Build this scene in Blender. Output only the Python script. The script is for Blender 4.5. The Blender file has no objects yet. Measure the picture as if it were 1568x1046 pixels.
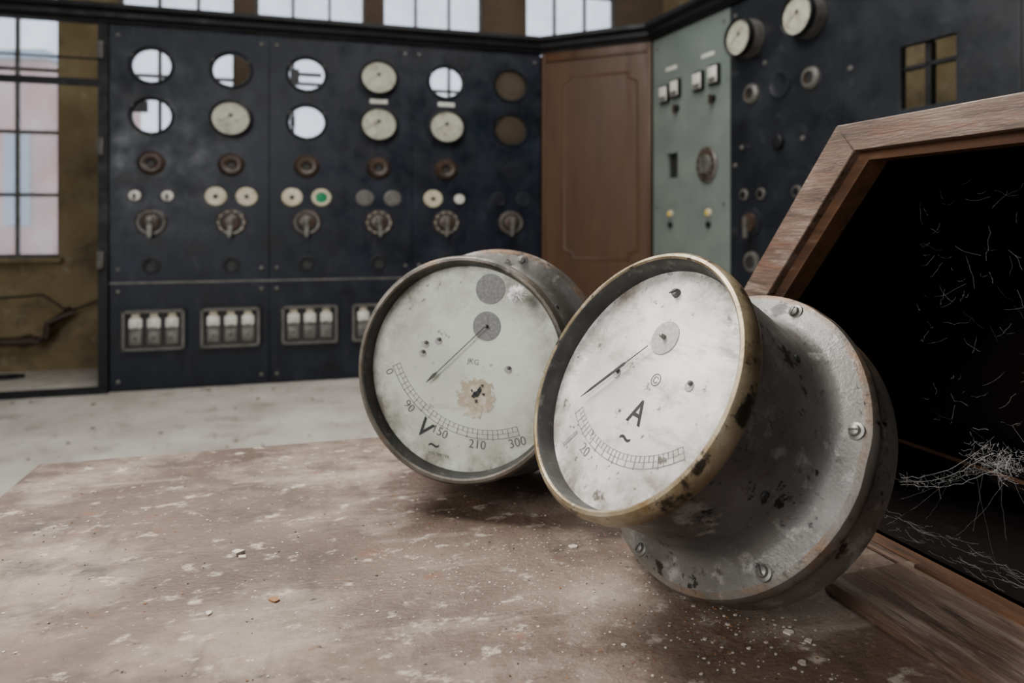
import bpy, bmesh, math, random
from mathutils import Vector, Matrix
random.seed(7)
D=bpy.data; COL=bpy.context.scene.collection
R90=Matrix.Rotation(math.pi/2,4,'X')
def T(x,y,z): return Matrix.Translation((x,y,z))
def RZ(a): return Matrix.Rotation(math.radians(a),4,'Z')
def RY(a): return Matrix.Rotation(math.radians(a),4,'Y')
def RX(a): return Matrix.Rotation(math.radians(a),4,'X')
def S(x,y,z): return Matrix.Diagonal((x,y,z,1))

# ------------------------------------------------------------ materials
def mat(name, cols, scale=6, detail=8, rough=.6, metal=0, bump=.15, bscale=60, spots=(), stretch=(1,1,1), rrange=.15, spec=.5, edge=None, bdist=.004):
    m=D.materials.new(name); m.use_nodes=True; nt=m.node_tree; N=nt.nodes; L=nt.links
    b=N['Principled BSDF']
    tc=N.new('ShaderNodeTexCoord'); mp=N.new('ShaderNodeMapping'); mp.inputs['Scale'].default_value=stretch
    L.new(tc.outputs['Object'],mp.inputs['Vector'])
    def noise(sc,dt=8,rg=.6,off=0,st=None):
        n=N.new('ShaderNodeTexNoise'); n.noise_dimensions='4D'; n.inputs['W'].default_value=off
        n.inputs['Scale'].default_value=sc; n.inputs['Detail'].default_value=dt; n.inputs['Roughness'].default_value=rg
        if st:
            m2=N.new('ShaderNodeMapping'); m2.inputs['Scale'].default_value=st[:3]; m2.inputs['Rotation'].default_value=(0,0,st[3])
            L.new(tc.outputs['Object'],m2.inputs['Vector']); L.new(m2.outputs['Vector'],n.inputs['Vector'])
        else: L.new(mp.outputs['Vector'],n.inputs['Vector'])
        return n
    n=noise(scale,detail)
    r=N.new('ShaderNodeValToRGB'); L.new(n.outputs['Fac'],r.inputs['Fac'])
    k=len(cols); els=r.color_ramp.elements
    for i,c in enumerate(cols):
        p=.33+.36*i/max(1,k-1)
        if i<2: e=els[i]; e.position=p
        else: e=els.new(p)
        e.color=(*c,1)
    out=r.outputs['Color']
    def mixin(fac,c):
        nonlocal out
        mx=N.new('ShaderNodeMix'); mx.data_type='RGBA'; L.new(fac,mx.inputs['Factor'])
        L.new(out,mx.inputs['A']); mx.inputs['B'].default_value=(*c,1); out=mx.outputs['Result']
    for j,sp in enumerate(spots):
        c,sc,lo,hi,amt=sp[:5]
        q=noise(sc,10,.68,3.1*(j+1),sp[5] if len(sp)>5 else None); rr=N.new('ShaderNodeMapRange'); rr.inputs['From Min'].default_value=lo; rr.inputs['From Max'].default_value=hi
        rr.inputs['To Max'].default_value=amt
        L.new(q.outputs['Fac'],rr.inputs['Value']); mixin(rr.outputs['Result'],c)
    if edge:
        c,r0,r1,amt=edge
        sx=N.new('ShaderNodeSeparateXYZ'); L.new(tc.outputs['Object'],sx.inputs[0]); cx=N.new('ShaderNodeCombineXYZ'); L.new(sx.outputs[0],cx.inputs[0]); L.new(sx.outputs[1],cx.inputs[1])
        ln=N.new('ShaderNodeVectorMath'); ln.operation='LENGTH'; L.new(cx.outputs[0],ln.inputs[0])
        rr=N.new('ShaderNodeMapRange'); rr.inputs['From Min'].default_value=r0; rr.inputs['From Max'].default_value=r1; L.new(ln.outputs['Value'],rr.inputs['Value'])
        q=noise(28,10,.7,33); r2=N.new('ShaderNodeMapRange'); r2.inputs['From Min'].default_value=.38; r2.inputs['From Max'].default_value=.62; r2.inputs['To Max'].default_value=amt; L.new(q.outputs['Fac'],r2.inputs['Value'])
        mu=N.new('ShaderNodeMath'); mu.operation='MULTIPLY'; L.new(rr.outputs['Result'],mu.inputs[0]); L.new(r2.outputs['Result'],mu.inputs[1]); mixin(mu.outputs[0],c)
    L.new(out,b.inputs['Base Color'])
    b.inputs['Metallic'].default_value=metal
    b.inputs['Specular IOR Level'].default_value=spec
    rn=noise(scale*2.3,6,.6,9); rm=N.new('ShaderNodeMapRange'); rm.inputs['From Min'].default_value=.3; rm.inputs['From Max'].default_value=.7
    rm.inputs['To Min'].default_value=max(.05,rough-rrange); rm.inputs['To Max'].default_value=min(1,rough+rrange)
    L.new(rn.outputs['Fac'],rm.inputs['Value']); L.new(rm.outputs['Result'],b.inputs['Roughness'])
    if bump:
        bn=noise(bscale,8,.65,5); bp=N.new('ShaderNodeBump'); bp.inputs['Strength'].default_value=bump; bp.inputs['Distance'].default_value=bdist
        L.new(bn.outputs['Fac'],bp.inputs['Height']); L.new(bp.outputs['Normal'],b.inputs['Normal'])
    return m
slate=mat('slate_navy',[(.0015,.0026,.006),(.0035,.0056,.012),(.007,.0105,.020)],3.0,10,.42,0,.15,40,[((.026,.028,.034),11,.56,.72,.55),((.0015,.0015,.002),5,.50,.64,.75),((.07,.065,.056),60,.61,.72,.6),((.030,.030,.033),5,.56,.70,.6,(6,6,1,0)),((.07,.055,.035),26,.64,.72,.6)],spec=.33)
slate2=mat('slate_grey',[(.0040,.0046,.0065),(.008,.0096,.0130),(.014,.0165,.021)],2.6,10,.45,0,.15,40,[((.055,.055,.056),11,.57,.74,.6),((.003,.003,.004),5,.51,.66,.7),((.07,.06,.05),50,.61,.72,.6)],spec=.35)
black=mat('black_iron',[(.003,.003,.004),(.009,.009,.010)],8,8,.5,.1,.1,spec=.3)
green=mat('green_paint',[(.105,.128,.116),(.145,.168,.153)],5,8,.5,0,.05,50,[((.07,.07,.06),20,.58,.72,.6),((.10,.07,.04),40,.62,.70,.7)])
bake=mat('bakelite_brown',[(.020,.012,.008),(.055,.032,.022)],20,8,.4,0,.05)
cream=mat('cream_porcelain',[(.36,.32,.22),(.54,.49,.36)],12,8,.4,0,.03,50,[((.10,.07,.04),30,.55,.7,.7)])
white=mat('white_porcelain',[(.40,.39,.35),(.62,.61,.57)],12,8,.35,0,.03,50,[((.15,.13,.10),40,.56,.68,.7)])
greng=mat('green_lens',[(.01,.13,.05),(.02,.20,.09)],12,8,.2,0,0)
yellow=mat('yellow_lens',[(.5,.33,.03),(.6,.42,.06)],12,8,.3,0,0)
dialw=mat('dial_board',[(.28,.275,.215),(.42,.41,.33)],12,8,.5,0,.02,50,[((.14,.11,.07),24,.52,.66,.7)])
ink=mat('ink_black',[(.006,.006,.006),(.015,.015,.015)],30,4,.6,0,0)
inkg=mat('ink_faded',[(.04,.04,.037),(.11,.11,.10)],150,4,.6,0,0)
inkf=mat('ink_very_faded',[(.10,.095,.09),(.32,.31,.30)],40,6,.6,0,0)
steel=mat('dull_steel',[(.08,.074,.068),(.19,.18,.165)],20,8,.45,.5,.1)
wood_r=mat('varnished_door',[(.040,.017,.0060),(.052,.0225,.0080),(.064,.029,.011)],1.5,6,.5,0,.04,40,[((.020,.010,.005),8,.54,.70,.6),((.09,.065,.04),40,.62,.72,.5)],(4,4,.5),spec=.3)
woodf=mat('frame_wood',[(.060,.034,.022),(.115,.068,.045),(.18,.116,.083)],9,10,.62,0,.4,70,[((.34,.275,.225),12,.52,.68,.6),((.022,.013,.009),20,.52,.64,.9),((.12,.042,.016),9,.54,.64,.6),((.42,.36,.31),60,.60,.70,.7)],(.8,6,6))
woodo=mat('frame_wood_orange',[(.05,.022,.010),(.115,.050,.022)],9,10,.6,0,.3,70,[((.02,.011,.007),16,.52,.66,.85),((.25,.18,.13),26,.58,.7,.5)],(.8,6,6))
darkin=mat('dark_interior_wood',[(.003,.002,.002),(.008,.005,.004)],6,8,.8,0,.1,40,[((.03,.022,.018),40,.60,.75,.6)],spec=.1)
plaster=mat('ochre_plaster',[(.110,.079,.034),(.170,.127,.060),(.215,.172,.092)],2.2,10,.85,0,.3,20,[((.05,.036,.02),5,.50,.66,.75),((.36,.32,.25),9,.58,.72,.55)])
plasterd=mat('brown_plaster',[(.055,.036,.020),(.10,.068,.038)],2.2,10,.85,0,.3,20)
conc=mat('dusty_concrete',[(.27,.25,.22),(.38,.355,.315),(.48,.455,.41)],2.5,10,.85,0,.3,25,[((.14,.12,.10),6,.54,.68,.75),((.60,.57,.52),16,.60,.72,.6),((.12,.09,.06),30,.58,.67,.75)])
tabm=mat('dusty_table_board',[(.060,.036,.024),(.120,.079,.056),(.190,.140,.106)],3.4,12,.55,0,.5,170,
   [((.048,.023,.014),2.3,.48,.60,.8),((.40,.33,.265),4.5,.51,.72,.75),((.34,.28,.22),5,.55,.70,.55,(1,7,1,.35)),((.030,.017,.011),6,.55,.70,.6,(7,1,1,-.3)),((.028,.017,.011),8,.53,.65,.85),((.46,.39,.32),42,.57,.66,.75),((.14,.055,.025),24,.60,.68,.8),((.015,.010,.007),80,.61,.68,.85),((.58,.51,.44),150,.62,.69,.8)],(1,1.5,1),.2,bdist=.005)
bodym=mat('gauge_body_worn_grey',[(.055,.050,.045),(.112,.106,.098),(.200,.192,.180)],9,12,.40,.3,.25,330,
   [((.12,.068,.034),8,.54,.62,.75),((.36,.345,.32),36,.55,.66,.7),((.010,.008,.006),22,.60,.618,1),((.010,.008,.006),70,.612,.632,1),((.035,.026,.019),130,.58,.66,.85)],bdist=.002)
rimm=mat('gauge_rim_rusty',[(.048,.041,.034),(.105,.092,.078),(.19,.175,.156)],9,12,.42,.3,.3,300,
   [((.15,.075,.030),10,.49,.59,.8),((.34,.32,.29),30,.56,.67,.65),((.012,.009,.007),26,.58,.61,1),((.035,.022,.014),120,.56,.66,.85)],bdist=.002)
bezelb=mat('bezel_brassy',[(.110,.085,.045),(.24,.19,.115),(.37,.32,.225)],22,11,.38,.5,.3,300,[((.15,.078,.025),20,.53,.63,.8),((.020,.016,.012),36,.57,.62,.95),((.45,.42,.35),60,.57,.68,.7),((.02,.015,.01),130,.60,.66,.9)],bdist=.002)
bezeld=mat('bezel_dark',[(.050,.044,.036),(.115,.102,.084),(.20,.18,.153)],22,11,.40,.45,.3,300,[((.015,.013,.011),22,.53,.61,.9),((.15,.09,.042),34,.56,.66,.75),((.34,.31,.27),60,.60,.68,.6)],bdist=.002)
innerm=mat('case_inner',[(.018,.018,.017),(.05,.048,.044)],35,9,.55,.2,.15,spots=[((.14,.13,.12),50,.56,.68,.7)])
dialA=mat('dial_ammeter',[(.40,.38,.355),(.62,.60,.575),(.80,.785,.76)],7,10,.42,0,.03,100,[((.19,.165,.14),5,.50,.65,.7),((.20,.165,.13),16,.52,.65,.75),((.17,.135,.10),10,.54,.66,.7,(1,4,1,-.7)),((.06,.045,.03),75,.59,.65,.9),((.06,.045,.03),34,.63,.67,.85),((.85,.84,.82),60,.60,.68,.6)],(1,1,1),.12,edge=((.09,.07,.05),.045,.105,1))
dialV=mat('dial_voltmeter',[(.42,.45,.375),(.56,.59,.50),(.66,.69,.60)],8,9,.42,0,.02,100,[((.27,.26,.20),14,.53,.69,.65),((.27,.25,.19),9,.57,.68,.55,(1,5,1,.5)),((.10,.075,.05),80,.61,.67,.85),((.10,.075,.05),40,.65,.69,.8)],edge=((.12,.095,.065),.062,.112,1))
stain=mat('dial_stain',[(.55,.51,.40),(.36,.29,.19),(.62,.59,.49)],70,10,.6,0,.3,200)
gdisc=mat('grey_disc',[(.12,.12,.11),(.24,.24,.23)],300,3,.6,0,0)
gdiscl=mat('grey_disc_faded',[(.24,.235,.22),(.40,.39,.37)],300,3,.6,0,0)
metald=mat('fuse_grey',[(.055,.052,.047),(.13,.122,.11)],25,9,.5,.2,.1)
brickm=mat('red_brick_facade',[(.50,.22,.19),(.62,.32,.28),(.72,.48,.43)],1.5,8,.9,0,0)
bluem=mat('blue_grey_facade',[(.30,.36,.44),(.42,.48,.56)],1.5,8,.9,0,0)
grassm=mat('yard_ground',[(.18,.17,.15),(.3,.29,.27)],1,8,.9,0,0)
fluffm=mat('fluff_white',[(.80,.79,.77),(.9,.9,.89)],30,4,.9,0,0)
framew=mat('window_steel',[(.05,.045,.04),(.14,.125,.11)],14,8,.6,.1,.1,50,[((.30,.27,.22),30,.6,.7,.6)])
chipm=mat('paint_chips',[(.34,.29,.24),(.55,.49,.42)],40,4,.8,0,0)
rustm=mat('rust_chips',[(.14,.06,.025),(.25,.12,.05)],40,4,.8,0,0)
darkc=mat('dark_crumbs',[(.02,.014,.010),(.05,.035,.025)],40,4,.8,0,0)
def glassmat(name,tint,dirt,amt,lo=None):
    m=D.materials.new(name); m.use_nodes=True; nt=m.node_tree; N=nt.nodes; L=nt.links; N.clear()
    o=N.new('ShaderNodeOutputMaterial'); tr=N.new('ShaderNodeBsdfTransparent'); tr.inputs[0].default_value=(*tint,1)
    tl=N.new('ShaderNodeBsdfTranslucent' if lo is None else 'ShaderNodeBsdfDiffuse'); tl.inputs[0].default_value=(*dirt,1)
    tc=N.new('ShaderNodeTexCoord'); n=N.new('ShaderNodeTexNoise'); n.inputs['Scale'].default_value=3; n.inputs['Detail'].default_value=8
    mr=N.new('ShaderNodeMapRange'); mr.inputs['From Min'].default_value=.35; mr.inputs['From Max'].default_value=.7
    mr.inputs['To Min'].default_value=amt*.5; mr.inputs['To Max'].default_value=amt
    L.new(tc.outputs['Object'],n.inputs['Vector']); L.new(n.outputs['Fac'],mr.inputs['Value'])
    mx=N.new('ShaderNodeMixShader'); L.new(mr.outputs['Result'],mx.inputs[0]); L.new(tr.outputs[0],mx.inputs[1]); L.new(tl.outputs[0],mx.inputs[2]); L.new(mx.outputs[0],o.inputs[0])
    return m
wglass=glassmat('dirty_window_glass',(.93,.95,.97),(.8,.8,.78),.35)
bglass=glassmat('brown_grimy_glass',(.38,.32,.25),(.30,.22,.14),.8)
webm=glassmat('cobweb',(1,1,1),(.36,.35,.34),.42,1)

# ------------------------------------------------------------ builders
class B:
    def __init__(s): s.bm=bmesh.new(); s.mats=[]
    def mi(s,m):
        if m not in s.mats: s.mats.append(m)
        return s.mats.index(m)
    def box(s,x0,x1,y0,y1,z0,z1,m,M=Matrix(),bev=0):
        i=s.mi(m)
        r=bmesh.ops.create_cube(s.bm,size=1,matrix=M@T((x0+x1)/2,(y0+y1)/2,(z0+z1)/2)@S(abs(x1-x0),abs(y1-y0),abs(z1-z0)))
        fs=set(f for v in r['verts'] for f in v.link_faces)
        for f in fs: f.material_index=i
        if bev:
            es=list(set(e for f in fs for e in f.edges))
            bmesh.ops.bevel(s.bm,geom=es,offset=bev,segments=2,affect='EDGES',profile=.6,material=i)
    def lathe(s,prof,m,M=Matrix(),seg=40):
        n=len(prof); ms=m if isinstance(m,list) else [m]*(n-1)
        rings=[]
        for r,z in prof:
            if r<1e-6: rings.append([s.bm.verts.new(M@Vector((0,0,z)))])
            else: rings.append([s.bm.verts.new(M@Vector((r*math.cos(2*math.pi*k/seg),r*math.sin(2*math.pi*k/seg),z))) for k in range(seg)])
        for a in range(n-1):
            i=s.mi(ms[a]); A,C=rings[a],rings[a+1]
            for k in range(seg):
                k2=(k+1)%seg
                vs=[A[k],A[k2]] if len(A)>1 else [A[0]]
                vs+= [C[k2],C[k]] if len(C)>1 else [C[0]]
                if len(vs)>2:
                    f=s.bm.faces.new(vs); f.material_index=i
    def disc(s,r,z0,z1,m,M=Matrix(),seg=32,bev=.001):
        s.lathe([(0,z1),(r-bev,z1),(r,z1-bev),(r,z0),(0,z0)],m,M,seg)
    def prism(s,pts,h0,h1,m,M=Matrix()):
        i=s.mi(m)
        a=[s.bm.verts.new(M@Vector((p[0],p[1],h0))) for p in pts]; b=[s.bm.verts.new(M@Vector((p[0],p[1],h1))) for p in pts]
        fs=[s.bm.faces.new(b),s.bm.faces.new(a[::-1])]
        k=len(pts)
        for q in range(k): fs.append(s.bm.faces.new([a[q],a[(q+1)%k],b[(q+1)%k],b[q]]))
        for f in fs: f.material_index=i
    def tube(s,pts,r,m,M=Matrix(),seg=6):
        i=s.mi(m); rings=[]
        pts=[Vector(p) for p in pts]
        for k,p in enumerate(pts):
            d=(pts[min(k+1,len(pts)-1)]-pts[max(k-1,0)]).normalized()
            a=d.orthogonal().normalized(); b=d.cross(a)
            rr=r if not isinstance(r,(list,tuple)) else r[k]
            rings.append([s.bm.verts.new(M@(p+rr*(a*math.cos(2*math.pi*q/seg)+b*math.sin(2*math.pi*q/seg)))) for q in range(seg)])
        for A,C in zip(rings,rings[1:]):
            for q in range(seg):
                f=s.bm.faces.new([A[q],A[(q+1)%seg],C[(q+1)%seg],C[q]]); f.material_index=i
    def addmesh(s,me,m,M):
        i=s.mi(m); n0=len(s.bm.verts); nf=len(s.bm.faces)
        s.bm.from_mesh(me); s.bm.verts.ensure_lookup_table(); s.bm.faces.ensure_lookup_table()
        for v in s.bm.verts[n0:]: v.co=M@v.co
        for f in s.bm.faces[nf:]: f.material_index=i
    def done(s,name,parent=None,M=None,angle=35,recalc=True):
        if recalc: bmesh.ops.recalc_face_normals(s.bm,faces=s.bm.faces)
        me=D.meshes.new(name); s.bm.to_mesh(me); s.bm.free()
        for m in s.mats: me.materials.append(m)
        for p in me.polygons: p.use_smooth=True
        me.set_sharp_from_angle(angle=math.radians(angle))
        o=D.objects.new(name,me); COL.objects.link(o)
        if parent: o.parent=parent
        if M is not None: o.matrix_world=M
        return o
def empty(name,M):
    e=D.objects.new(name,None); COL.objects.link(e); e.empty_display_size=.1; e.matrix_world=M; return e
def textmesh(txt,size,bold=0):
    c=D.curves.new('t','FONT'); c.body=txt; c.size=size; c.align_x='CENTER'; c.align_y='CENTER'; c.resolution_u=3; c.offset=size*bold
    o=D.objects.new('t',c); COL.objects.link(o)
    dg=bpy.context.evaluated_depsgraph_get(); me=D.meshes.new_from_object(o.evaluated_get(dg)); D.objects.remove(o); return me
def panel_mesh(x0,x1,z0,z1,holes,th,bev=.0015):
    """flat plate with circular / rectangular cut-outs; returns mesh in XY plane"""
    c=D.curves.new('p','CURVE'); c.dimensions='2D'; c.fill_mode='BOTH'; c.extrude=th/2; c.bevel_depth=bev; c.bevel_resolution=1
    def poly(pts):
        sp=c.splines.new('POLY'); sp.points.add(len(pts)-1)
        for p,q in zip(sp.points,pts): p.co=(q[0],q[1],0,1)
        sp.use_cyclic_u=True
    poly([(x0,z0),(x1,z0),(x1,z1),(x0,z1)])
    for h in holes:
        if h[0]=='c': _,cx,cz,rx,rz=h; poly([(cx+rx*math.cos(2*math.pi*k/48),cz+rz*math.sin(2*math.pi*k/48)) for k in range(48)])
        else: _,a,b_,cc,d=h; poly([(a,cc),(b_,cc),(b_,d),(a,d)])
    o=D.objects.new('p',c); COL.objects.link(o)
    dg=bpy.context.evaluated_depsgraph_get(); me=D.meshes.new_from_object(o.evaluated_get(dg)); D.objects.remove(o); return me

# ------------------------------------------------------------ room frames
ANG=15.4
FB=T(-2.358,4.0,0)@RZ(ANG)                # left switchboard
FW=T(-2.57,4.771,0)@RZ(ANG)               # back wall
FR=T(.905,4.38,0)@RZ(-68)                 # right switchboard
FWR=T(1.74,4.717,0)@RZ(-68)               # right wall
H=4.2
def world(F,x,y,z=0): return F@Vector((x,y,z))
b=B(); b.box(-8,7,-5,7.5,-.1,0,conc); b.done('floor')
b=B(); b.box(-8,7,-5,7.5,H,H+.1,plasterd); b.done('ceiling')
wins=[(-2.25,-1.45),(-1.32,-.525),(-.168,.592),(.725,1.515),(1.638,2.429),(2.781,3.58)]
SILL=.764; HEAD=3.75
b=B()
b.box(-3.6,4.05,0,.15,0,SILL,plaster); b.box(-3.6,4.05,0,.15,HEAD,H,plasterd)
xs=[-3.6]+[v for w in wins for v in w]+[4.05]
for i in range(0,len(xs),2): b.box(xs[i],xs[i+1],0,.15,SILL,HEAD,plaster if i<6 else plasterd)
b.done('wall_back',M=FW)
for i,(a,c) in enumerate(wins):
    e=empty('window_%d'%(i+1),FW@T((a+c)/2,.07,SILL))
    w=c-a; hh=HEAD-SILL
    b=B(); t=.022
    b.box(-w/2,-w/2+t,-.02,.02,0,hh,framew); b.box(w/2-t,w/2,-.02,.02,0,hh,framew); b.box(-w/2+t,w/2-t,-.02,.02,0,t,framew); b.box(-w/2+t,w/2-t,-.02,.02,hh-t,hh,framew)
    for k in (1,2): 
        x=-w/2+w*k/3; b.box(x-.011,x+.011,-.015,.015,t,hh-t,framew)
    nr=7
    for k in range(1,nr):
        z=hh*k/nr; b.box(-w/2+t,w/2-t,-.014,.014,z-.011,z+.011,framew)
    b.done('frame',e,e.matrix_world.copy())
    b=B(); b.box(-w/2+t,w/2-t,-.002,.002,t,hh-t,wglass); b.done('glass',e,e.matrix_world.copy())
    b=B(); b.box(-w/2-.03,w/2+.03,-.13,-.03,-.03,0,plaster,bev=.005); b.done('sill',e,e.matrix_world.copy())
b=B(); b.box(-1.2,9.5,0,.15,0,H,plaster); b.done('wall_right',M=FWR)
pl=world(FW,-3.6,0)
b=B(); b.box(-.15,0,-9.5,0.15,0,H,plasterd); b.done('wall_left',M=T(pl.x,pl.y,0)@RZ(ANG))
def strip(name,pts,prof,m):
    b=B(); i=b.mi(m); rings=[]
    P=[Vector(p) for p in pts]
    for k,p in enumerate(P):
        d0=(P[k]-P[k-1]).normalized() if k>0 else (P[1]-P[0]).normalized()
        d1=(P[k+1]-P[k]).normalized() if k<len(P)-1 else d0
        n0=Vector((d0.y,-d0.x)); n1=Vector((d1.y,-d1.x)); n=(n0+n1).normalized(); n/=max(.3,n.dot(n0))
        rings.append([b.bm.verts.new((p.x+n.x*o,p.y+n.y*o,z)) for o,z in prof])
    for A,C in zip(rings,rings[1:]):
        for q in range(len(prof)):
            b.bm.faces.new([A[q],A[(q+1)%len(prof)],C[(q+1)%len(prof)],C[q]])
    b.bm.faces.new(rings[0]); b.bm.faces.new(rings[-1][::-1])
    return b.done(name,angle=25)
pA=world(FB,-1.6,0).xy; pB=world(FB,2.651,0).xy; pC=Vector((.905,4.38)); pD=world(FR,3.3,0).xy
strip('trim_1',[pA,pB,pC,pD],[(-.05,2.165),(.02,2.165),(.028,2.180),(.05,2.19),(.055,2.215),(.085,2.235),(.085,2.26),(-.05,2.26)],black)
strip('trim_2',[pA,world(FB,-.002,0).xy],[(-.03,0),(.03,0),(.03,.035),(-.03,.035)],black)

# ------------------------------------------------------------ left switchboard
sw=empty('electrical_switchboard',FB)
GX=1.09
cols=[.222,.665,1.107,1.552,1.993,2.437]
z1,z2,z3,z4,z5,z6=1.932,1.632,1.352,1.157,1.0,.742
state={(0,0):'o',(0,1):'o',(1,0):'o',(1,1):'g',(2,0):'o',(2,1):'o',(3,0):'g',(3,1):'g',(4,0):'o',(4,1):'g',(5,0):'b',(5,1):'b'}
edges=[0,.883,1.768,2.651]
for p in range(3):
    x0,x1=edges[p]+.003,edges[p+1]-.003
    holes=[]
    for ci in (2*p,2*p+1):
        for ri,z in ((0,z1),(1,z2)):
            holes.append(('c',cols[ci],z,.098*GX,.098))
        holes.append(('c',cols[ci],z6,.034,.034))
    me=panel_mesh(x0,x1,.645,2.160,holes,.03)
    b=B(); b.addmesh(me,slate,R90@T(0,0,-.016)); b.done('upper_panel_%d'%(p+1),sw,FB,recalc=False)
    me=panel_mesh(x0,x1,.01,.636,[],.03)
    b=B(); b.addmesh(me,slate,R90@T(0,0,-.016)); b.done('lower_panel_%d'%(p+1),sw,FB,recalc=False)
b=B()
b.box(0,2.651,-.006,.03,.636,.645,steel)
for x in (0.0,.883,1.768,2.63): b.box(max(0,x-.02),x+.02,.034,.075,0,2.16,black)
b.box(0,2.651,.034,.06,1.765,1.79,black); b.box(0,2.651,.034,.06,.60,.66,black); b.box(0,2.651,.034,.30,0,.03,black)
for p in range(3):
    for x in (edges[p]+.045,edges[p+1]-.045):
        for z in (2.10,.72,.59,.06): b.lathe([(0,.010),(.008,.009),(.012,.004),(.012,0)],steel,T(x,0,z)@R90,12)
b.done('frame_and_bolts',sw,FB)
def mounted(b,x,z,kind,prot=.045,GXs=GX,M0=Matrix(),r=.112):
    M=M0@T(x,0,z)@S(GXs,1,1)@R90
    k=r/.112
    if kind=='g':
        b.lathe([(.098*k,-.03),(.104*k,0),(.110*k,.002),(.112*k,prot*.7),(.110*k,prot),(.104*k,prot+.003),(.099*k,prot-.002),(.097*k,prot-.012)],[black,black,steel,black,black,black,black],M,48)
        b.lathe([(.098*k,prot-.012),(0,prot-.012)],dialw,M,48)
        for q in range(13):
            r0=.070*k
            b.box(r0,r0+.010,-.001,.001,prot-.012,prot-.0110,inkg,M@RZ(210+10*q))
        b.disc(.012*k,prot-.012,prot-.010,ink,M@T(0,.018,0),16)
        b.box(0,.075*k,-.0012,.0012,prot-.0105,prot-.0095,ink,M@T(0,.018,0)@RZ(215))
    else:
        b.lathe([(.099*k,-.03),(.099*k,.004),(.103*k,.012),(.109*k,.013),(.114*k,.006),(.115*k,0)],black,M,48)
        if kind=='b': b.lathe([(.099*k,-.004),(0,-.004)],bglass,M,32)
        else:
            for q in range(3): b.lathe([(0,.020),(.005,.018),(.006,.013)],steel,M@RZ(30+120*q)@T(.107*k,0,0),8)
b=B()
for (ci,ri),kd in state.items(): mounted(b,cols[ci],(z1,z2)[ri],kd)
b.box(cols[2]-.10,cols[2]-.045,.0,.02,z1-.05,z1+.03,ink); b.box(cols[2]-.10,cols[2]+.09,.01,.018,z1-.012,z1+.012,ink)
b.box(cols[2]-.10,cols[2]-.07,0,.02,z2-.03,z2+.03,ink); b.box(cols[0]-.1,cols[0]-.02,.005,.015,z2+.02,z2+.085,ink)
b.done('instruments',sw,FB)
b=B()
for x in (cols[3],cols[4]): b.box(x-.055,x+.055,-.006,0,1.768,1.795,white,bev=.001)
b.done('name_plates',sw,FB)
b=B()
for ci,x in enumerate(cols):
    M=T(x,0,z3)@S(GX,1,1)@R90
    if ci!=5: b.lathe([(.020,.002),(.022,.018),(.030,.026),(.036,.030),(.050,.030),(.058,.022),(.068,.010),(.072,.0)],[ink,bake,bake,bake,bake,bake,bake],M,40); b.disc(.021,0,.006,ink,M)
    else: b.disc(.055,0,.006,slate2,M)
    for sgn in (-1,1):
        M=T(x+sgn*.088,0,z4)@S(GX,1,1)@R90
        if ci in (1,2,4) and not (ci==4 and sgn==1):
            mm=cream
            if ci==2 and sgn==1:
                b.lathe([(.050,0),(.055,.008),(.048,.014),(.034,.014),(.032,.010),(0,.012)],[cream,cream,cream,greng,greng],M,32)
            else: b.lathe([(.056,0),(.057,.008),(.050,.014),(.014,.014),(.012,.006)],mm,M,32)
            b.disc(.013,.004,.020 if sgn<0 else .012,ink if not(ci==2 and sgn==1) else greng,M,16)
        elif ci in (0,) or (ci==4 and sgn==1):
            b.lathe([(.036,0),(.036,.008),(.030,.010)],bake,M,24); b.lathe([(.030,.010),(.014,.012),(0,.016)],white,M,24)
            if ci==0: b.box(-.006,.006,-.02,.012,.012,.022,ink,M)
        else:
            b.lathe([(.052,0),(.050,.008),(.035,.010),(.030,.005),(0,.006)],metald if ci==3 else slate2,M,32)
    M=T(x,0,z5)@S(GX,1,1)@R90
    b.lathe([(.080,0),(.080,.008),(.070,.016),(.062,.014),(.050,.014),(.044,.030),(.030,.036),(0,.036)],[bake,bake,steel,ink,bake,bake,bake],M,40)
    for q in range(10): b.disc(.005,.012,.018,cream if ci in(1,3,4) else steel,M@RZ(36*q)@T(.068,0,0),8)
    b.prism([(-.010,.035),(.010,.035),(.012,-.03),(.009,-.085),(0,-.092),(-.009,-.085),(-.012,-.03)],.036,.056,steel,M@RZ(random.choice((-4,0,5))))
    b.lathe([(0,.064),(.010,.062),(.014,.056),(.014,.03)],metald,M,16)
    M=T(x,0,z6)@R90
    b.lathe([(.034,-.02),(.034,.003),(.044,.005),(.052,.002),(.052,0)],black,M,28); b.disc(.034,-.02,-.015,ink,M,24)
b.done('switches',sw,FB)
b=B()
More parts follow.
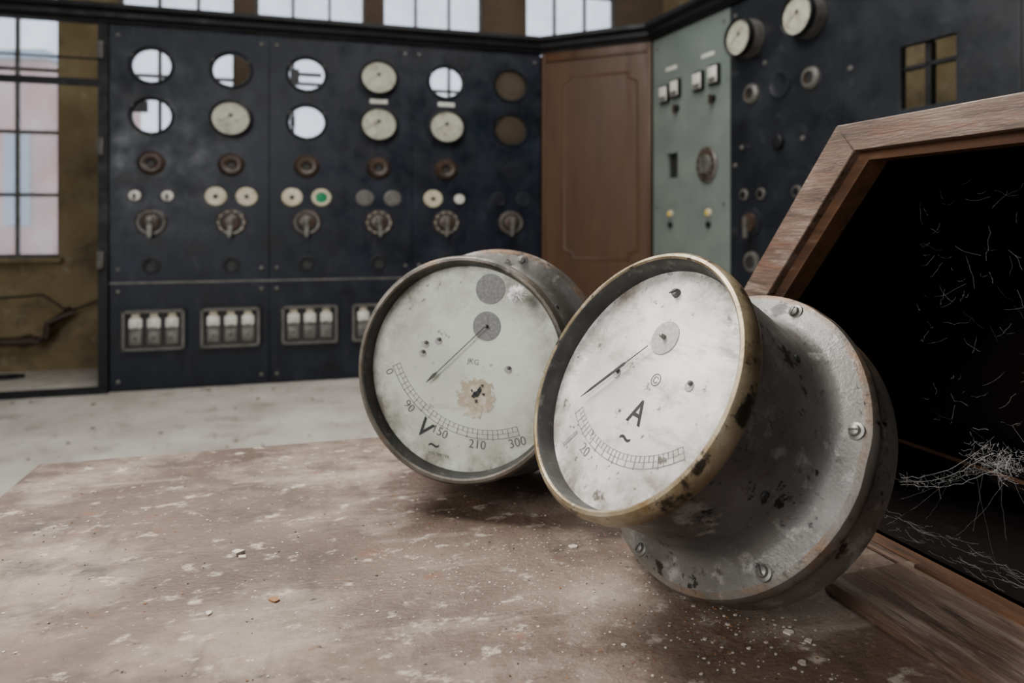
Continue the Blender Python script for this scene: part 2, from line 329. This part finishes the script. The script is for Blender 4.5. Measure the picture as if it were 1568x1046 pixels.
for ci,x in enumerate(cols):
    x=x+.02 if ci%2==0 else x-.0
    zc=.362; w=.335; h=.235
    b.box(x-w/2,x+w/2,-.012,0,zc-h/2,zc+h/2,metald,bev=.003)
    for a in (-1,1): b.box(x+a*(w/2-.008)-.008,x+a*(w/2-.008)+.008,-.045,-.012,zc-h/2,zc+h/2,metald)
    b.box(x-w/2,x+w/2,-.045,-.012,zc+h/2-.014,zc+h/2,metald); b.box(x-w/2,x+w/2,-.045,-.012,zc-h/2,zc-h/2+.014,metald)
    b.box(x-w/2+.018,x+w/2-.018,-.016,-.013,zc-h/2+.02,zc+h/2-.02,ink)
    for q in (-1,0,1):
        xx=x+q*.098
        b.box(xx-.036,xx+.036,-.040,-.016,zc+.010,zc+.072,white,bev=.012)
        b.box(xx-.018,xx+.018,-.052,-.038,zc+.022,zc+.064,white,bev=.008)
        b.box(xx-.022,xx+.022,-.030,-.016,zc+.072,zc+.098,cream,bev=.004)
        b.box(xx-.036,xx+.036,-.032,-.016,zc-.090,zc+.004,metald,bev=.006)
        b.box(xx-.028,xx+.028,-.036,-.031,zc-.074,zc-.016,steel,bev=.002)
        b.disc(.006,0,.006,ink,T(xx,-.036,zc-.045)@R90,10)
b.done('fuse_boxes',sw,FB)
gt=empty('steel_gate_post',FB@T(-.03,0,0))
b=B(); b.box(-.028,.022,-.01,.05,0,2.165,black)
for z in (2.0,1.44,.78): 
    b.box(-.028,.004,-.035,-.01,z-.05,z+.05,steel,bev=.004); b.tube([(-.012,-.038,z-.05),(-.012,-.038,z+.05)],.011,steel)
b.done('post',gt,gt.matrix_world.copy())
b=B(); b.box(-1.5,-.03,.0,.03,1.795,1.835,black); b.tube([(-1.5,.02,1.96),(-.03,.02,1.955)],.006,black); b.done('rail',gt,gt.matrix_world.copy())
b=B(); b.tube([(-2.2,-.10,.22),(-.62,-.10,.22),(-.56,-.10,.24),(-.55,-.10,.32),(-.42,-.08,.42)],.030,bake,seg=12)
b.tube([(-.9,-.06,.5),(-.6,-.06,.52),(-.45,-.06,.40),(-.2,-.06,.5)],.007,black)
for x in (-1.4,-.7): b.box(x-.02,x+.02,-.10,0,.19,.25,black)
b.done('wall_pipe',M=FW)
b=B(); b.tube([(.10*math.cos(a/3),.06*math.sin(a/3),.008+.001*a/3) for a in range(0,40)],.006,black); b.done('cable_coil',M=FW@T(-.75,-.22,0))

# ------------------------------------------------------------ wooden door in the corner
dv=(pC-pB); dl=dv.length; da=math.degrees(math.atan2(dv.y,dv.x))
FD=T(pB.x,pB.y,0)@RZ(da); dr=empty('door_1',FD)
b=B(); b.box(.010,dl-.010,0,.03,0,2.160,wood_r)
b.box(.012,.035,-.012,0,0,2.160,wood_r,bev=.003); b.box(dl-.035,dl-.012,-.012,0,0,2.160,wood_r,bev=.003); b.box(.035,dl-.035,-.012,0,2.10,2.160,wood_r,bev=.003)
def notch(x0,x1,za,zb,c): return [(x0+c,za),(x1-c,za),(x1-c,za+c*.55),(x1,za+c),(x1,zb-c),(x1-c,zb-c*.45),(x1-c,zb),(x0+c,zb),(x0+c,zb-c*.45),(x0,zb-c),(x0,za+c),(x0+c,za+c*.55)]
o1=notch(.16,dl-.09,.75,1.99,.06); o2=notch(.168,dl-.098,.758,1.982,.06); o3=notch(.178,dl-.108,.768,1.972,.06)
def ringp(b,P,Q,y0,y1,m):
    i=b.mi(m); n=len(P)
    A=[b.bm.verts.new((p[0],y0,p[1])) for p in P]; C=[b.bm.verts.new((q[0],y1,q[1])) for q in Q]
    for k in range(n): f=b.bm.faces.new([A[k],A[(k+1)%n],C[(k+1)%n],C[k]]); f.material_index=i
ringp(b,o1,o2,-.0005,-.0045,wood_r); ringp(b,o2,o3,-.0045,-.0005,wood_r)
b.done('leaf',dr,FD)
# dark corner post just behind the joint of board and door
pp=world(FB,2.651,.06)
b=B(); b.box(-.05,.06,0,.04,0,2.16,black); b.done('trim_3',M=T(pp.x,pp.y,0)@RZ(0))

# ------------------------------------------------------------ right switchboard
sr=empty('electrical_switchboard',FR)
pw=.738
redges=[0,pw,2*pw,3*pw,4*pw]
b=B(); me=panel_mesh(.006,pw-.003,.01,2.16,[('r',.145,.265,1.27,1.425)],.03); b.addmesh(me,green,R90@T(0,0,-.016)); b.done('green_panel',sr,FR,recalc=False)
me=panel_mesh(pw+.003,2*pw-.003,.01,2.16,[],.03); b=B(); b.addmesh(me,slate2,R90@T(0,0,-.016)); b.done('slate_panel_1',sr,FR,recalc=False)
me=panel_mesh(2*pw+.003,3*pw-.003,.01,2.16,[('r',1.758,1.990,1.44,1.695)],.03); b=B(); b.addmesh(me,slate2,R90@T(0,0,-.016)); b.done('slate_panel_2',sr,FR,recalc=False)
me=panel_mesh(3*pw+.003,4*pw-.003,.01,2.16,[],.03); b=B(); b.addmesh(me,slate2,R90@T(0,0,-.016)); b.done('slate_panel_3',sr,FR,recalc=False)
b=B()
for x in redges: b.box(max(.006,x-.02),x+.02,.034,.09,0,2.16,black)
b.box(.006,4*pw,.034,.09,0,.05,black)
b.box(.14,.27,.034,.10,1.26,1.43,ink)
b.box(1.85,1.875,.02,.05,1.44,1.695,black); b.box(1.758,1.99,.02,.05,1.60,1.615,black)
for x,z in ((.144,1.795),(.259,1.81),(.4795,1.81),(.6185,1.82)):
    b.box(x-.045,x+.045,-.025,0,z-.055,z+.055,black,bev=.004); b.box(x-.037,x+.037,-.028,-.024,z-.045,z+.045,white,bev=.002); b.box(x-.03,x+.03,-.030,-.027,z-.042,z-.015,inkg)
for x,z in ((.20,1.945),(.55,1.945)): b.box(x-.055,x+.055,-.004,0,z-.012,z+.012,white,bev=.001)
for x,z in ((.262,1.69),(.60,1.69)): b.disc(.022,0,.02,black,T(x,0,z)@R90,20); b.box(-.005,.005,-.03,.02,.02,.035,bake,T(x,0,z)@R90)
for x in (.195,.56):
    b.disc(.022,0,.012,cream,T(x,0,1.052)@R90,20); b.disc(.013,.012,.02,yellow,T(x,0,1.052)@R90,16); b.disc(.018,0,.014,black,T(x,0,.985)@R90,16)
M=T(.548,0,1.325)@S(.85,1,1)@R90
b.lathe([(.105,0),(.105,.012),(.096,.018),(.060,.018),(.055,.028),(0,.03)],[metald,metald,bake,metald,metald],M,40)
for q in range(12): b.disc(.007,.016,.022,metald if q%3 else steel,M@RZ(30*q)@T(.078,0,0),10)
b.box(-.012,.012,-.05,.05,.03,.05,metald,M)
for x in (.05,pw-.05):
    for z in (2.1,1.1,.6): b.lathe([(0,.008),(.008,.006),(.010,0)],steel,T(x,0,z)@R90,10)
b.done('green_panel_equipment',sr,FR)
b=B()
mounted(b,.905,1.945,'g',.10,1.0,r=.100); mounted(b,1.300,1.944,'g',.10,1.0,r=.098)
for x,z in ((.905,1.66),(1.30,1.664)):
    b.lathe([(.055,0),(.052,.012),(.040,.022),(.030,.022),(.024,.008),(0,.008)],[metald,metald,steel,bake,ink],T(x,0,z)@R90,32)
b.lathe([(.070,0),(.070,.006),(.058,.008),(.050,.003),(0,.003)],slate2,T(1.10,0,1.67)@R90,32)
b.lathe([(.035,0),(.035,.02),(.028,.028),(0,.028)],black,T(1.10,0,1.39)@R90,24)
for x in (.85,.975,1.215,1.33): 
    b.lathe([(.030,0),(.030,.008),(.020,.012),(0,.01)],[metald,steel,black],T(x,0,1.14)@R90,20)
b.lathe([(.075,0),(.072,.01),(.050,.014),(.045,.03),(0,.034)],[slate2,slate2,bake,bake],T(.905,0,.995)@R90,32); b.box(-.01,.01,-.08,.03,.034,.05,metald,T(.905,0,.995)@R90)
b.lathe([(.055,0),(.052,.01),(.035,.014),(0,.008)],[metald,metald,ink],T(.905,0,.79)@R90,24)
for x,z in ((1.62,1.95),(1.62,1.3),(2.05,1.3),(1.40,2.08),(.78,2.10),(.78,1.3),(1.43,1.3),(1.52,2.08),(1.25,1.39),(1.0,1.8),(.83,1.39),(1.52,1.66)):
    b.lathe([(0,.010),(.010,.008),(.013,0)],steel,T(x,0,z)@R90,12)
b.lathe([(.045,0),(.045,.006),(.030,.008),(0,.004)],[slate2,steel,ink],T(1.68,0,2.0)@R90,24)
b.done('slate_panel_equipment',sr,FR)

# ------------------------------------------------------------ outside
b=B(); b.box(-12.5,-8.15,12,15,0,3.9,brickm); 
for k in range(4): b.box(-12.2+k*1.1,-11.75+k*1.1,11.95,12,1.0,2.6,bluem)
b.box(-12.6,-8.1,11.8,15,3.9,4.05,bluem)
b.done('brick_building')
b=B(); b.box(-20,12,7.6,25,-.12,-.02,grassm); b.done('ground_outside')

# ------------------------------------------------------------ table
TZ=.67
FT=T(-.6,.866,0)@RZ(ANG)
tb=empty('work_table',FT)
b=B(); b.box(0,1.75,-.95,0,TZ-.028,TZ,tabm,bev=.003); b.done('top',tb,FT)
b=B()
for x in (.06,1.69):
    for y in (-.06,-.89): b.box(x-.03,x+.03,y-.03,y+.03,0,TZ-.028,woodf,bev=.003)
b.box(.09,1.66,-.075,-.05,TZ-.12,TZ-.028,woodf); b.box(.09,1.66,-.90,-.875,TZ-.12,TZ-.028,woodf)
b.box(.05,.075,-.86,-.09,TZ-.12,TZ-.028,woodf); b.box(1.675,1.70,-.86,-.09,TZ-.12,TZ-.028,woodf)
b.done('legs_and_apron',tb,FT)
# ------------------------------------------------------------ open wooden console
FC=T(.345,.60,TZ)@RZ(math.degrees(math.atan2(.947,-.32)))
cb=empty('wooden_console_cabinet',FC)
def lx(z,off): return .408-.825*z-off*1.297     # sloped stile line, off = inset
O=[(lx(0,0),0),(lx(.4,0),.40),(-.55,.40),(-.55,0)]
def inset(a,top,bot,nr): return [(lx(bot,a),bot),(lx(.4-top,a),.4-top),(nr,.4-top),(nr,bot)]
I1=inset(.034,.027,.003,-.51)
I2=inset(.046,.036,.004,-.50)
def mem(b,P,Q,y0,y1,m):
    for k in range(4):
        j=(k+1)%4
        b.prism([P[k],P[j],Q[j],Q[k]],-y1,-y0,m,R90)   # R90: (x,y,z)->(x,-z,y)
b=B(); mem(b,O,I1,-.028,0,woodf); 
bmesh.ops.bevel(b.bm,geom=list(b.bm.edges),offset=.0009,segments=1,affect='EDGES')
mem(b,I1,I2,-.034,-.010,woodo)
b.done('face_frame',cb,FC)
b=B()
b.prism([(.405,0),(.076,.399),(.062,.388),(.380,.0)],.028,.46,woodf,R90)
b.prism([(.072,.40),(-.55,.40),(-.55,.388),(.062,.388)],.028,.46,woodf,R90)
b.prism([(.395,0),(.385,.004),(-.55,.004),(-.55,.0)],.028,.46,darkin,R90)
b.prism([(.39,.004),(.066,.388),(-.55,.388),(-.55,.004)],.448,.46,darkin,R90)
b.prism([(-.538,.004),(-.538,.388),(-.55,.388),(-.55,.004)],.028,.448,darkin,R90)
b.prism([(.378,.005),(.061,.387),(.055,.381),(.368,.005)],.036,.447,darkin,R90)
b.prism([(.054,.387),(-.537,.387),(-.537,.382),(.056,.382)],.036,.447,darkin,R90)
b.done('carcass',cb,FC)
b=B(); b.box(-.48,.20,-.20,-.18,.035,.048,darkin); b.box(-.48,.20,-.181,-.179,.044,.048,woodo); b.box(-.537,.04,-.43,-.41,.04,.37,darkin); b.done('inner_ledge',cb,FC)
b=B(); b.box(-.55,-.008,.003,.096,0.0005,.012,woodf,bev=.002); b.box(-.55,-.02,.003,.012,.012,.015,woodo); b.done('base_rail',cb,FC)
# cobwebs
b=B()
def strand(a,c,r,sag,jit,n=10):
    b.tube([a.lerp(c,t/n)+Vector((0,0,-sag*math.sin(math.pi*t/n)))+Vector([random.gauss(0,jit) for _ in range(3)]) for t in range(n+1)],r,webm,seg=4)
hub=Vector((-.062,-.03,.112))
for k in range(16):
    a=Vector((random.uniform(-.14,.08),-.03,random.uniform(.012,.05))) if k%2 else Vector((random.uniform(-.2,.05),-.19,.05))
    strand(a,hub+Vector([random.gauss(0,.012) for _ in range(3)]),.00007,.006,.0003)
for k in range(170):
    c=hub+Vector((random.gauss(0,.012),random.gauss(0,.006),random.gauss(0,.006))); strand(c,c+Vector((random.gauss(0,.006),random.gauss(0,.004),random.gauss(0,.005))),.00013,.001,.0006,4)
for k in range(3): strand(Vector((.03,-.03,.060+.003*k)),hub+Vector([random.gauss(0,.004) for _ in range(3)]),.00028,.008,.0006,14)
for k in range(90):
    t=random.random(); c=Vector((.03,-.03,.062)).lerp(hub,t)+Vector((0,0,-.008*math.sin(3.14*t))); strand(c,c+Vector((random.gauss(0,.006),random.gauss(0,.003),random.gauss(0,.004))),.00011,0,.0004,4)
for k in range(60):
    a=Vector((random.uniform(-.1,.06),-.03,random.uniform(.010,.035))); strand(a,a+Vector((random.uniform(-.025,-.006),random.uniform(-.01,.005),random.uniform(-.004,.004))),.00010,.001,.0005,6)
for k in range(150):
    a=Vector((random.uniform(-.18,.02),-.04,random.uniform(.12,.34))); strand(a,a+Vector((random.gauss(0,.012),random.uniform(-.02,0),random.gauss(0,.010))),.00006,.002,.0006,5)
b.done('cobweb',cb,FC)

# ------------------------------------------------------------ the two loose instruments
def gauge(name,center,n,r,Rf,bez,dial,roll,kind,depth=.125,rim=.034):
    n=Vector(n).normalized(); u=Vector((0,0,1)).cross(n).normalized(); w=n.cross(u)
    M=Matrix.Identity(4)
    for i in range(3): M[i][0]=u[i]; M[i][1]=w[i]; M[i][2]=n[i]
    k=r/.114
    prof=[(.1035*k,-.018),(.1055*k,-.006),(.1068*k,-.0012),(.1085*k,.0),(.1112*k,-.0005),(.1136*k,-.0035),(.1142*k,-.009),(.1140*k,-.015),(.1125*k,-.0185),(.1090*k,-.0205),
          (.1068*k,-.025),(.1062*k,-.060),(.1045*k,-depth+.030),(.1055*k,-depth+.020),(.1095*k,-depth+.0135),(.1160*k,-depth+.010),(Rf-.006,-depth+.0075),(Rf-.0015,-depth+.005),(Rf,-depth),(Rf-.001,-depth-.006),(Rf-.004,-depth-.009),
          (Rf-.003,-depth-.012),(Rf-.004,-depth-rim),(Rf-.010,-depth-rim-.004),(.09,-depth-rim-.005),(0,-depth-rim-.005)]
    ms=[innerm]*2+[bez]*8+[bodym]*6
    ms+=[rimm]*(len(prof)-1-len(ms))
    b=B(); b.lathe(prof,ms,Matrix(),128)
    zmin=min((M@v.co).z for v in b.bm.verts)
    # shallow dents in the sheet metal
    rd=random.Random(len(name))
    dents=[(rd.uniform(0,6.28),rd.uniform(-depth-.02,-.03),rd.uniform(.010,.022),rd.uniform(.0006,.0018)) for _ in range(9)]
    for v in b.bm.verts:
        rr=math.hypot(v.co.x,v.co.y)
        if v.co.z>-.02 or rr<.09: continue
        a=math.atan2(v.co.y,v.co.x)
        for da_,dz,ds,dd in dents:
            dd2=((math.remainder(a-da_,2*math.pi)*rr)**2+(v.co.z-dz)**2)/(ds*ds)
            if dd2<4: f=1-dd*math.exp(-dd2)/rr; v.co.x*=f; v.co.y*=f
    cz=TZ+.0006-zmin
    Mw=T(center[0],center[1],cz)@M
    e=empty(name,Mw)
    b.done('case',e,Mw,angle=40)
    b=B()
    for q in range(6):
        Mq=RZ(60*q+15)@T((.1160*k+Rf-.006)/2+.001,0,-depth+.0085)
        b.lathe([(0,.0040),(.002,.0040),(.0036,.0032),(.0045,.0012),(.0065,.0006),(.0068,-.001)],steel,Mq,14); b.box(-.0034,.0034,-.0004,.0004,.0038,.0043,ink,Mq)
    for q in range(2): b.disc(.0036,0,.0009,ink,RZ(60*q+338)@T(.106*k,0,-.075)@RY(90),10)
    for q in range(3): b.disc(.0028,-.002,.0006,ink,RZ(60*q+300)@T(Rf-.004,0,-depth-.022)@RY(90),10)
    b.done('screws',e,Mw)
    b=B(); b.lathe([(0,-.0175),(.05*k,-.0175),(.1038*k,-.0175)],dial,Matrix(),96); b.done('dial',e,Mw)
    zz=-.0172
    Rm=RZ(roll)
    px,py=(0,.048*k) if kind=='V' else (0.002,.042*k)
    Ra=(.112 if kind=='V' else .108)*k
    a0,a1=(232,318) if kind=='V' else (236,314)
    b=B()
    def arc(rad,wd,a0,a1,m):
        i=b.mi(m); N=60; prev=None
        for q in range(N+1):
            a=math.radians(a0+(a1-a0)*q/N); P=[b.bm.verts.new(Rm@Vector((px+rr*math.cos(a),py+rr*math.sin(a),zz))) for rr in (rad,rad+wd)]
            if prev: f=b.bm.faces.new([prev[0],prev[1],P[1],P[0]]); f.material_index=i
            prev=P
    im=inkg if kind=='V' else inkf
    arc(Ra,.0006,a0,a1,im); arc(Ra-.0045,.0004,a0,a1,im); arc(Ra-.009,.0004,a0,a1,im)
    nt=30
    for q in range(nt+1):
        a=a0+(a1-a0)*q/nt; ln=.0105 if q%5==0 else (.009 if q%2==0 else .0045)
        b.box(Ra-.009,Ra-.009+ln,-.0002,.0002,zz,zz+.0002,im,Rm@T(px,py,0)@RZ(a))
    labels=['0','90','150','210','300'] if kind=='V' else ['','20','','','']
    for q,t in enumerate(labels):
        if not t: continue
        ad=a0+2+(a1-a0-4)*q/4; a=math.radians(ad); rr=Ra+.0068; P=Vector((px+rr*math.cos(a),py+rr*math.sin(a),zz))
        b.addmesh(textmesh(t,.0125*k),im,Rm@T(*P)@RZ(ad+90))
    if kind=='A':
        b.addmesh(textmesh('A',.027,.012),ink,Rm@T(.012,-.022,zz)@S(.9,1,1)); b.addmesh(textmesh('~',.022,.01),ink,Rm@T(.012,-.042,zz))
        b.addmesh(textmesh('©',.014),inkg,Rm@T(.014,.006,zz))
        b.addmesh(textmesh('1',.024,.02),gdisc,Rm@T(-.047,-.066,zz)@RZ(-28))
    else:
        b.addmesh(textmesh('V',.027,.02),ink,Rm@T(-.006,-.080,zz)@RZ(-10)@S(.9,1,1)); b.addmesh(textmesh('~',.022,.01),ink,Rm@T(.012,-.088,zz)@RZ(20))
        b.addmesh(textmesh('JKG',.008),inkg,Rm@T(.006,.010,zz)@RZ(20))
        b.addmesh(textmesh('VOLTMETER',.0045),inkg,Rm@T(.022,-.094,zz)@RZ(20))
    b.done('scale_and_lettering',e,Mw,recalc=False)
    b=B(); na=math.radians(252 if kind=='V' else 232)
    b.disc(.0150*k,zz-.0001,zz+.0005,gdisc if kind=='V' else gdiscl,Rm@T(px,py,0),40,.0002)
    b.lathe([(0,.006),(.0014,.0055),(.002,.002),(.002,0)],steel,Rm@T(px,py,zz),12)
    L=(.088 if kind=='V' else .096)*k
    Mn=Rm@T(px,py,zz+.004)@RZ(math.degrees(na))
    b.prism([(L*.16,-.0004),(L*.42,-.0004),(L*.45,-.0014),(L*.86,-.0012),(L,-.0001),(L,.0001),(L*.86,.0012),(L*.45,.0014),(L*.42,.0004),(L*.16,.0004)] if kind=='A' else [(0,-.0006),(L*.8,-.0005),(L*.84,-.0018),(L*.88,-.0018),(L,0),(L*.88,.0018),(L*.84,.0018),(L*.8,.0005),(0,.0006)],0,.0004,ink if kind=='A' else innerm,Mn)
    for x,y in (((-.030,.004),(.050,.010)) if kind=='A' else ((-.045,.024),(-.030,.028),(-.048,.014),(.050,.002))):
        b.lathe([(0,.003),(.0012,.0028),(.0019,.002),(.002,0)],inkg,T(x,y,zz),12)
        b.disc(.0042,0,.0004,gdiscl,T(x-.001,y-.002,zz),16,.0001)
    b.done('needle',e,Mw)
    return e,Mw
gA,MA=gauge('ammeter_gauge',(.087,.524),(-.755,-.42,.505),.1085,.1295,bezelb,dialA,-5,'A',depth=.122)
gV,MV=gauge('voltmeter_gauge',(-.056,.715),(-.28,-.955,.125),.119,.137,bezeld,dialV,-28,'V')
b=B()
def blob(b,x,y,r,z,m,jit=.35,seg=28):
    b.prism([(x+r*(1+random.uniform(-jit,jit))*math.cos(2*math.pi*q/seg),y+r*(1+random.uniform(-jit,jit))*math.sin(2*math.pi*q/seg)) for q in range(seg)],z,z+.0003,m)
blob(b,.015,-.030,.020,-.0173,stain,.25,40)
for x,y,r in ((.016,-.026,.0034),(.019,-.022,.0024),(.013,-.029,.0026),(.021,-.018,.0014),(.015,-.035,.0018),(.010,-.024,.0016),(.023,-.027,.0015)): blob(b,x,y,r,-.0168,ink,.6,11)
b.disc(.0165,-.0174,-.0169,gdisc,T(.026,.084,0),40,.0002)
b.done('dial_damage',gV,MV)
b=B()
b.lathe([(0,.0045),(.003,.004),(.004,.001),(.004,0)],inkg,T(-.002,.078,-.0172),14); b.box(-.004,.004,-.0006,.0006,.0043,.005,ink,T(-.002,.078,-.0172)@RZ(30))
b.done('dial_screw',gA,MA)
b=B(); c=Vector((.062,.078,.004))
b.lathe([(0,.0035),(.0025,.0025),(.0035,0),(.0025,-.0025),(0,-.0035)],fluffm,T(*c),16)
for k in range(500):
    d=Vector([random.gauss(0,1) for _ in range(3)]).normalized()*random.uniform(.005,.0115); b.tube([c,c+d*.5+Vector([random.gauss(0,.0006) for _ in range(3)]),c+d],[.0005,.0003,.00015],fluffm,seg=3)
b.done('seed_fluff',gV,MV)

# ------------------------------------------------------------ debris
def chips(b,n,area,z,m,smin,smax,seed,extra=()):
    rnd=random.Random(seed)
    items=[(*area(rnd),rnd.uniform(smin,smax)*rnd.choice((.5,.7,1,1.0)),z) for _ in range(n)]+list(extra)
    for x,y,s,zz in items:
        k=rnd.randint(4,7); h=s*rnd.uniform(.15,.4); a0=rnd.uniform(0,6)
        P=[(x+s*rnd.uniform(.5,1)*math.cos(a0+6.283*q/k),y+s*rnd.uniform(.4,.9)*math.sin(a0+6.283*q/k)) for q in range(k)]
        b.prism(P,zz,zz+h,m)
def ta(r):
    while True:
        x=r.uniform(.02,1.15); y=r.uniform(-.80,-.02); v=FT@Vector((x,y,0))
        if v.x<.22 and v.y>.36: return v.x,v.y
def tc_(r):
    while True:
        v=(r.gauss(.02,.09),r.gauss(.60,.06))
        if v[0]<.2: return v
def td_(r):
    while True:
        v=(r.gauss(.17,.05),r.gauss(.50,.04))
        if v[0]<.23 and v[1]>.4: return v
z0=TZ+.0001
b=B()
chips(b,500,ta,z0,chipm,.0005,.0018,3,[(-.2526,.627,.008,z0),(-.245,.62,.005,z0),(-.235,.53,.004,z0),(.058,.64,.006,z0),(.205,.505,.005,z0),(.215,.495,.004,z0),(.20,.47,.004,z0)])
chips(b,620,tc_,z0,chipm,.0004,.0014,13)
chips(b,160,td_,z0,chipm,.0005,.0022,17); chips(b,120,td_,z0,rustm,.0005,.0018,18)
chips(b,260,ta,z0,rustm,.0005,.0016,5,[(-.1916,.55,.006,z0),(-.19,.548,.004,z0)])
chips(b,500,ta,z0,darkc,.0005,.0015,6)
b.done('table_debris',angle=10)
def fa(r):
    v=FB@Vector((r.uniform(-1.5,3),r.uniform(-2.2,-.05),0)); return v.x,v.y
b=B(); chips(b,260,fa,.0005,plasterd,.003,.016,9); b.done('floor_debris',angle=10)
b=B(); b.box(-8,-3.2,-5,-4.85,0,H,plasterd); b.box(-3.2,0.2,-5,-4.85,0,.9,plasterd); b.box(-3.2,.2,-5,-4.85,3.8,H,plasterd); b.box(.2,7,-5,-4.85,0,H,plasterd); b.done('wall_front')

# ------------------------------------------------------------ light
w=D.worlds.new('World'); bpy.context.scene.world=w; w.use_nodes=True
bg=w.node_tree.nodes['Background']; bg.inputs[0].default_value=(.82,.89,1.0,1); bg.inputs[1].default_value=2.3
def area(name,loc,target,size,sy,e,c=(1,1,1)):
    l=D.lights.new(name,'AREA'); l.shape='RECTANGLE'; l.size=size; l.size_y=sy; l.energy=e; l.color=c
    o=D.objects.new(name,l); COL.objects.link(o); o.location=loc
    o.rotation_euler=(Vector(target)-Vector(loc)).to_track_quat('-Z','Y').to_euler(); return o
area('added_area_lamp',(-1.1,1.3,3.0),(0,.7,.7),1.4,1.1,155,(1,.97,.92))  # added key light over the table; the ceiling has no skylight
area('added_area_lamp.001',(.0,2.4,3.9),(-.4,3.4,.0),2.6,1.2,110,(1,.98,.95))  # added background light to brighten the floor and boards, no real fixture
area('added_area_lamp.002',(-1.9,-1.0,2.0),(0,.7,.8),1.2,1.2,68,(1,.98,.95))  # added front-left fill, stands in for unseen windows behind the camera
# ------------------------------------------------------------ camera
cam=D.cameras.new('Camera'); co=D.objects.new('Camera',cam); COL.objects.link(co)
co.location=(0,0,.97); co.rotation_euler=(math.pi/2,0,0)
cam.lens=24; cam.sensor_width=36; cam.shift_y=-.1116; cam.clip_start=.02
cam.dof.use_dof=True; cam.dof.focus_distance=.56; cam.dof.aperture_fstop=6.0
bpy.context.scene.camera=co
